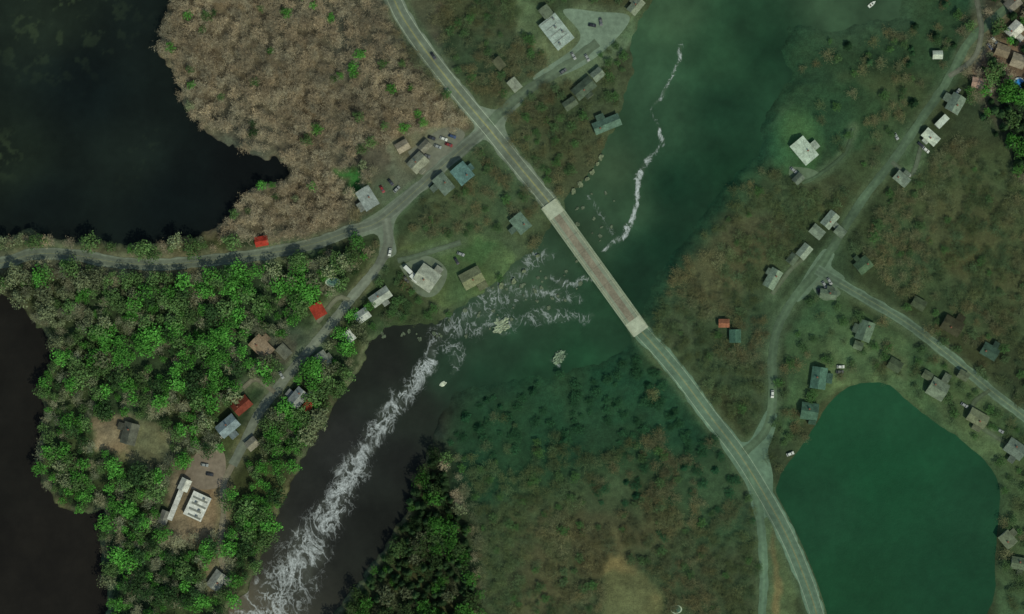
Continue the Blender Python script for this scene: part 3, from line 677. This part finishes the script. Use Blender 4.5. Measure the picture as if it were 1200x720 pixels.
# ---------------------------------------------------------------- tree templates
def tube(p0,p1,r0,r1,n=4):
    p0=np.array(p0,float);p1=np.array(p1,float);d=p1-p0;d/=np.linalg.norm(d)+1e-9
    u=np.cross(d,[.3,.2,1.0] if abs(d[2])<.9 else [1,0,0.0]); u/=np.linalg.norm(u); v=np.cross(d,u)
    a=np.arange(n)*2*math.pi/n
    R0=p0+r0*(np.cos(a)[:,None]*u+np.sin(a)[:,None]*v); R1=p1+r1*(np.cos(a)[:,None]*u+np.sin(a)[:,None]*v)
    return np.concatenate([R0,R1]),np.array([[k,(k+1)%n,n+(k+1)%n,n+k] for k in range(n)])
class Kit:
    def __init__(s): s.V=[];s.F=[];s.S=[];s.n=0
    def put(s,V,F,sh): s.V.append(V);s.F.append(F+s.n);s.S.append(np.full(len(V),sh) if np.isscalar(sh) else sh);s.n+=len(V)
    def quads(s,c,nrm,w,l,r,sh):
        n=len(c); t=r.normal(size=(n,3)); u=np.cross(nrm,t); u/=np.linalg.norm(u,axis=1)[:,None]+1e-9; v=np.cross(nrm,u)
        u=u*np.reshape(w,(-1,1));v=v*np.reshape(l,(-1,1))
        k=r.uniform(.5,1,(n,1))
        V=np.stack([c-u,c-v*k,c+u*k,c+v],1).reshape(-1,3)
        s.put(V,np.arange(4*n).reshape(-1,4),np.repeat(sh,4))
    def done(s): return np.concatenate(s.V),np.concatenate(s.F),np.concatenate(s.S)
BK=0.7
def broad(seed):
    r=np.random.default_rng(seed); k=Kit()
    k.put(*tube((0,0,-.5),(0.1,0,4.5),.3,.2,5),BK)
    nc=15; R=4.2; ex=r.uniform(.8,1.2)
    for i in range(nc):
        a=i*2.4+r.uniform(-.3,.3); rad=R*math.sqrt((i+.3)/nc)*r.uniform(.6,.88); z=6.9-(rad/R)**2*2.6+r.uniform(-.6,.6)
        cc=np.array([math.cos(a)*rad*ex,math.sin(a)*rad/ex,z])
        k.put(*tube((0.1,0,3+.1*i),cc,.14,.04,3),BK)
        cr=r.uniform(.9,1.7); n=24
        d=r.normal(size=(n,3)); d[:,2]=np.abs(d[:,2])*1.1-.25; d/=np.linalg.norm(d,axis=1)[:,None]
        c=cc+d*cr*r.uniform(.6,1.12,(n,1)); nr=d+r.normal(size=(n,3))*.4; nr/=np.linalg.norm(nr,axis=1)[:,None]
        sh=r.uniform(.85,1.15)*r.uniform(.8,1.22,n)*(0.82+.22*(d[:,2]))  # shading put into leaf colour: random, lighter toward clump tops
        k.quads(c,nr,r.uniform(.2,.46,n),r.uniform(.28,.58,n),r,sh)
    return k.done()
def bare(seed):
    r=np.random.default_rng(seed); k=Kit()
    k.put(*tube((0,0,-.5),(0,0,4.5),.22,.13,4),BK)
    for i in range(9):
        a=i*2.4+r.uniform(-.3,.3); el=r.uniform(.2,1.1); Lm=r.uniform(3.0,4.6)
        z0=r.uniform(2.4,4.5); p0=np.array([0,0,z0]); d=np.array([math.cos(a)*math.cos(el),math.sin(a)*math.cos(el),math.sin(el)])
        p1=p0+d*Lm; k.put(*tube(p0,p1,.09,.03,3),1.35)
        n=24; t=r.uniform(.25,1.08,(n,1)); c=p0+d*Lm*t+r.normal(size=(n,3))*.8
        dr=d+r.normal(size=(n,3))*.8; dr/=np.linalg.norm(dr,axis=1)[:,None]; ln=r.uniform(.35,1.05,(n,1))
        sd=np.cross(dr,[0,0,1.0]); sd/=np.linalg.norm(sd,axis=1)[:,None]+1e-9; sd*=r.uniform(.04,.11,(n,1))
        V=np.stack([c-dr*ln,c+sd,c+dr*ln,c-sd],1).reshape(-1,3)
        k.put(V,np.arange(4*n).reshape(-1,4),np.repeat(r.uniform(.75,1.45,n),4))
    return k.done()
def pine(seed):
    r=np.random.default_rng(seed); k=Kit(); H=11
    k.put(*tube((0,0,-.5),(0,0,H),.25,.04,4),BK)
    for l in range(10):
        z=1.6+l*(H-2)/10; R=2.9*(1-l/10.5)+.2; n=max(7,14-l//2)
        for j in range(n):
            a=j*2*math.pi/n+l*.5+r.uniform(-.3,.3); rr_=R*r.uniform(.65,1.15); w=rr_*r.uniform(.12,.24)
            d=np.array([math.cos(a),math.sin(a),0]);s=np.array([-d[1],d[0],0])
            b=np.array([0,0,z+R*.28]); m=d*rr_*.6+[0,0,z+.1]; t=d*rr_+[0,0,z-.25*R]
            k.put(np.array([b,m-s*w,t,m+s*w]),np.array([[0,1,2,3]]),r.uniform(.7,1.35))
    return k.done()
TPL={'broad':[broad(s) for s in (0,31,2,7,4,5,9)],'bare':[bare(s+50) for s in range(6)],'pine':[pine(s+90) for s in range(4)]}
# ---------------------------------------------------------------- tree placement
WOODS=[
([(508,520),(525,560),(548,620),(556,700),(560,780),(350,780),(392,735),(430,680),(458,640),(480,585)],{'pine':.6,'broad':.4},1.0),
([(-60,274),(120,283),(250,278),(300,283),(240,296),(140,298),(60,288),(-60,298)],{'bare':.5,'broad':.5},.7),
([(180,-60),(445,-60),(455,0),(478,50),(520,105),(552,140),(530,155),(490,150),(455,165),(430,185),(440,215),(415,228),(425,252),(380,275),(300,290),(250,280),(290,215),(340,200),(340,192),(268,165),(205,120),(180,60)],{'bare':.93,'broad':.07},.88),
([(-60,310),(80,302),(190,316),(310,304),(420,278),(446,290),(425,325),(350,410),(300,470),(262,530),(255,560),(262,640),(258,780),(100,780),(110,600),(65,595),(35,560),(40,450),(55,420),(15,345),(-60,348)],{'broad':.70,'bare':.30},.74),
([(448,305),(470,320),(490,345),(522,362),(515,382),(430,402),(425,425),(388,485),(350,560),(318,640),(270,730),(255,780),(262,640),(275,540),(300,500),(340,445),(400,375)],{'broad':.88,'bare':.12},.70),
([(478,-60),(615,-60),(600,0),(622,40),(640,78),(600,115),(575,125),(520,70)],{'bare':.78,'broad':.22},.72),
([(590,135),(640,100),(700,92),(738,95),(725,140),(700,190),(670,225),(652,225),(610,180)],{'bare':.7,'broad':.3},.7),
([(700,55),(748,50),(742,100),(705,100)],{'bare':.4,'broad':.6},.6),
([(484,232),(560,182),(590,190),(635,245),(600,272),(540,272),(480,278)],{'bare':.75,'broad':.25},.5),
([(560,345),(520,362),(500,350),(520,372),(560,350),(640,290),(650,262),(600,300)],{'broad':.6,'bare':.4},.6),
([(895,185),(925,215),(960,225),(1000,220),(985,250),(940,280),(905,310),(885,340),(900,380),(892,480),(872,512),(835,470),(760,385),(756,350),(792,290),(858,212)],{'bare':.95,'broad':.05},.66),
([(905,25),(1060,20),(1110,-60),(1145,-60),(1130,40),(1095,90),(1060,140),(1030,90),(960,90),(925,100)],{'pine':.2,'bare':.5,'broad':.3},.26),
([(1000,215),(1040,170),(1020,130),(1060,90),(1095,95),(1040,175)],{'bare':.8,'broad':.2},.5),
([(960,110),(1040,100),(1040,180),(990,220),(965,200)],{'bare':.5,'broad':.5},.16),
([(1015,255),(1060,205),(1080,195),(1130,150),(1160,190),(1270,215),(1270,420),(1200,410),(1130,375),(1090,345),(1060,350),(1000,310),(990,300)],{'bare':.9,'broad':.1},.6),
([(920,340),(960,340),(1080,400),(1150,460),(1270,550),(1270,600),(1180,545),(1100,480),(1030,440),(960,455),(920,480)],{'bare':.45,'broad':.55},.26),
([(1060,360),(1270,400),(1270,540),(1180,470),(1110,410)],{'bare':.55,'broad':.45},.38),
([(705,672),(722,652),(762,670),(782,700),(775,790),(705,790)],{'bare':1},.04),
([(515,470),(575,448),(640,442),(735,408),(790,445),(868,545),(885,600),(892,780),(556,780),(548,620),(515,520)],'south',.62),
([(898,510),(940,480),(955,500),(915,556),(910,590),(945,655),(962,720),(970,780),(950,780),(930,650),(895,560)],{'bare':.7,'broad':.3},.55),
([(1162,545),(1200,535),(1270,540),(1270,780),(1155,780),(1172,640)],{'bare':.5,'broad':.5},.42),
([(1160,90),(1270,100),(1270,215),(1190,208)],{'pine':.6,'broad':.4},.95),
([(1100,-60),(1270,-60),(1270,200),(1200,205),(1140,130)],{'broad':.4,'pine':.35,'bare':.25},.5),
([(600,-60),(770,-60),(765,0),(650,5)],{'bare':.5,'broad':.5},.45),
([(905,500),(920,400),(950,380),(950,500)],{'broad':.6,'bare':.4},.35),
]
hp=np.array([(h[0],h[1],max(h[2],h[3])/2) for h in HOUSES])
cand=[]
sp=8.4
for gy in np.arange(-56,780,sp):
    for gx in np.arange(-56,1262,sp):
        cand.append((gx+rng.uniform(-.6,.6)*sp,gy+rng.uniform(-.6,.6)*sp))
cand=np.array(cand); CX,CY=cand[:,0],cand[:,1]
def look(A,x,y):
    ix=np.clip(((x+160)/2).round().astype(int)+7,0,nx-1); iy=np.clip(((y+160)/2).round().astype(int)+7,0,ny-1); return A[iy,ix]
cw=look(water,CX,CY); cr_=look(roadd,CX,CY); ct=look(TT,CX,CY); ce=look(EAST,CX,CY)
vd=segdist(CX,CY,RS['village_road'][0][::3].tolist(),False)
assigned=np.full(len(cand),-1)
cxw=CX+(fbm(CX,CY,30,61)-.5)*18; cyw=CY+(fbm(CX,CY,30,62)-.5)*18
for i,(P,k,d) in enumerate(WOODS):
    m=inpoly(cxw,cyw,P)&(assigned<0); assigned[m]=i
dn=np.full(len(cand),1e9)
for hx,hy,hr in hp: dn=np.minimum(dn,np.hypot(CX-hx,CY-hy)-hr)
dn=np.minimum(dn,np.hypot(CX-390,CY-331)-7)
CLEAR=[[(108,492),(150,487),(190,500),(205,530),(180,550),(140,535),(115,530)],[(200,565),(236,528),(266,535),(262,600),(246,632),(196,625)],[(340,385),(380,382),(372,408),(338,420)],[(395,200),(420,202),(425,225),(402,222)],[(318,262),(343,257),(346,272),(318,280)],[(637,225),(660,235),(765,385),(750,400),(730,390),(630,250)]]+[l[1] for l in LOTS]
ok=(assigned>=0)&(cw<-3)&(cr_>np.where(ct>.5,1.0,4.0))&(dn>3)&(vd>11)
for P in CLEAR: ok&=~inpoly(CX,CY,P)
dens=np.array([w[2] for w in WOODS])[np.clip(assigned,0,None)]
thin=fbm(CX,CY,45,88)
dens2=dens*np.where(ct>.5,0.45+0.55*smooth(-cw,2,26),1.0)*(1-ce*(1-smooth(-cw,6,30))*.75)
ok&=(rng.random(len(cand))<dens2*(0.55+0.95*thin))
trees={'broad':[],'bare':[],'pine':[]}
for i in np.where(ok)[0]:
    x,y=CX[i],CY[i]; t=ct[i]; k=WOODS[assigned[i]][1]; u=rng.random(); south=False
    if k=='south':
        g=(y-550+60*(thin[i]-.5)*4-(x-700)*0.05)/60
        south=(g+rng.uniform(-.45,.45))<0
        k={'broad':.85,'pine':.15} if south else {'bare':.88,'broad':.12}
        if south and rng.random()<.5: continue
    kind=None;s=0
    for kk,p in k.items():
        s+=p
        if u<=s: kind=kk;break
    kind=kind or kk
    n1=fbm(x,y,50,101); n2=rng.random(); zf=1.0-.5*t  # trees inside the haze area are flattened to cast less shadow
    if kind=='bare':
        pat=smooth(fbm(x,y,80,404),.4,.6)
        tc_=np.array((90,90,66))*pat+np.array((70,84,58))*(1-pat)
        c=np.array((126,116,98))*(1-t)+tc_*t  # bare crowns blend to a haze-tinted colour
        if x<420 and y>300: c=np.array((108,110,90))
        c=c*(0.88+0.4*(n1-.5)+(.3-.12*t)*n2)+np.array((8,0,-4))*(rng.random()-.5)
        sc=rng.uniform(.7,1.15)
    elif kind=='broad':
        bright=np.array((68,116,50)); mid=np.array((74,98,58)); dull=np.array((98,106,80)); dark=np.array((48,70,42))
        west=max(0,min(1,(300-x)/200))*max(0,min(1,(560-y)/150))
        q=n2*.75+ (n1-.38)*1.2 - west*.25
        c= dull if q<.18 else mid if q<.46 else bright if q<.84 else dark
        c=c*(.8+.35*rng.random())
        if assigned[i]==0: c=c*.72
        if south: c=np.array((38,66,45))*(.9+.22*rng.random()); zf=.33
        elif t>.05: c=c*(1-.75*t)+np.array((56,76,50))*.75*t  # green haze mixed into the leaf colour
        r_=rng.random()
        sc=(.6+1.15*r_*r_) if t<.5 else rng.uniform(.45,.95)
        if y<280 and x<500: sc=rng.uniform(.6,1.0)
    else:
        c=np.array((42,60,38))*(1-t*.5)+np.array((34,60,42))*t*.5; c=c*(.75+.5*n2)  # conifer colour shifted by the painted haze
        if south: c=np.array((34,62,43))*(.9+.2*n2); zf=.33
        sc=rng.uniform(.65,1.2)
    trees[kind].append((x,y,sc,rng.uniform(0,6.28),lin(np.clip(c,5,250)),zf))
BOOST={'broad':1.6,'bare':1.4,'pine':1.35}
NAMES={'broad':('broadleaf_tree','broadleaf_woodland','',  'broadleaf trees in spring leaf'),
'bare':('bare_tree','bare_woodland','leafless brown deciduous tree in open woodland','leafless deciduous trees'),
'pine':('pine_tree','pine_woodland','dark green conifer among other trees','dark conifers by the river')}
for kind,L_ in trees.items():
    nm,stn,lab,grp=NAMES[kind]
    inv=[t for t in L_ if 5<t[0]<1195 and 5<t[1]<715]; inv.sort(key=lambda t:-t[2])
    ind=set(id(t) for t in inv[:300]); rest=[t for t in L_ if id(t) not in ind]
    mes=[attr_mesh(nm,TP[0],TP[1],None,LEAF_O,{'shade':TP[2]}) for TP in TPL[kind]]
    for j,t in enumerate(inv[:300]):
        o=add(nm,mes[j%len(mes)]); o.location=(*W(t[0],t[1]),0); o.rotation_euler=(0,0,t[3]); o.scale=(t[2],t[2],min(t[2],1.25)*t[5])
        o.color=(*[float(v)*BOOST[kind] for v in t[4]],1)
        if kind=='broad':
            g=t[4]; l='bright green leafy tree in dense woodland' if g[1]>.13 else ('dull grey-green leafy tree in woodland' if g[0]>g[1]*.75 else 'green broadleaf tree in spring leaf')
        else: l=lab
        o['label']=l; o['category']='tree'; o['group']=grp
    Vs=[];Fs=[];Cs=[];off=0; nT=len(TPL[kind])
    for a in range(nT):
        sub=rest[a::nT]
        if not sub: continue
        V0,F0,S0=TPL[kind][a]
        X=np.array([W(t[0],t[1]) for t in sub]); sc=np.array([t[2] for t in sub]); th=np.array([t[3] for t in sub]); cc=np.array([t[4] for t in sub])*BOOST[kind]; zf=np.array([t[5] for t in sub])
        n=len(sub); c_,s_=np.cos(th)[:,None],np.sin(th)[:,None]
        vx=(V0[None,:,0]*c_-V0[None,:,1]*s_)*sc[:,None]+X[:,0:1]; vy=(V0[None,:,0]*s_+V0[None,:,1]*c_)*sc[:,None]+X[:,1:2]; vz=V0[None,:,2]*(sc*zf)[:,None]
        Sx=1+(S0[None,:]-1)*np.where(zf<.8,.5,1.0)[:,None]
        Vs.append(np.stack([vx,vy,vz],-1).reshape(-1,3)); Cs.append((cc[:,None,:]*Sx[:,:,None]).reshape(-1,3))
        Fs.append((F0[None]+(np.arange(n)*len(V0))[:,None,None]).reshape(-1,4)+off); off+=n*len(V0)
    if Vs:
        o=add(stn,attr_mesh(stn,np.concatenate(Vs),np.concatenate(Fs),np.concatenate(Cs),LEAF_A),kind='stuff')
        o['label']='dense '+('leafless brown' if kind=='bare' else 'dark conifer' if kind=='pine' else 'green leafy')+' woodland covering the land beside the water'; o['category']='woodland'
    print(kind,len(L_))
# ---------------------------------------------------------------- light, camera
EL,AZ=50,145
w=bpy.data.worlds.new('World'); scene.world=w; w.use_nodes=True; nt=w.node_tree
sk=nt.nodes.new('ShaderNodeTexSky'); sk.sky_type='NISHITA'; sk.sun_disc=False; sk.sun_elevation=math.radians(EL); sk.sun_rotation=math.radians(AZ)
bg=nt.nodes['Background']; bg.inputs[1].default_value=0.145; nt.links.new(sk.outputs[0],bg.inputs[0])
sl=bpy.data.lights.new('sun','SUN'); sl.energy=2.8; sl.angle=math.radians(.6); sl.color=(1,.96,.9)
so=bpy.data.objects.new('sun',sl); col.objects.link(so)
d=Vector((math.sin(math.radians(AZ))*math.cos(math.radians(EL)),math.cos(math.radians(AZ))*math.cos(math.radians(EL)),math.sin(math.radians(EL))))
so.rotation_euler=d.to_track_quat('Z','Y').to_euler(); so.location=d*500
cam=bpy.data.cameras.new('camera'); co=bpy.data.objects.new('camera',cam); col.objects.link(co)
co.location=(0,0,1500); cam.sensor_width=36; cam.lens=36*1500/600; cam.clip_start=10; cam.clip_end=20000
scene.camera=co
scene.view_settings.view_transform='Standard'; scene.view_settings.look='None'; scene.view_settings.exposure=0
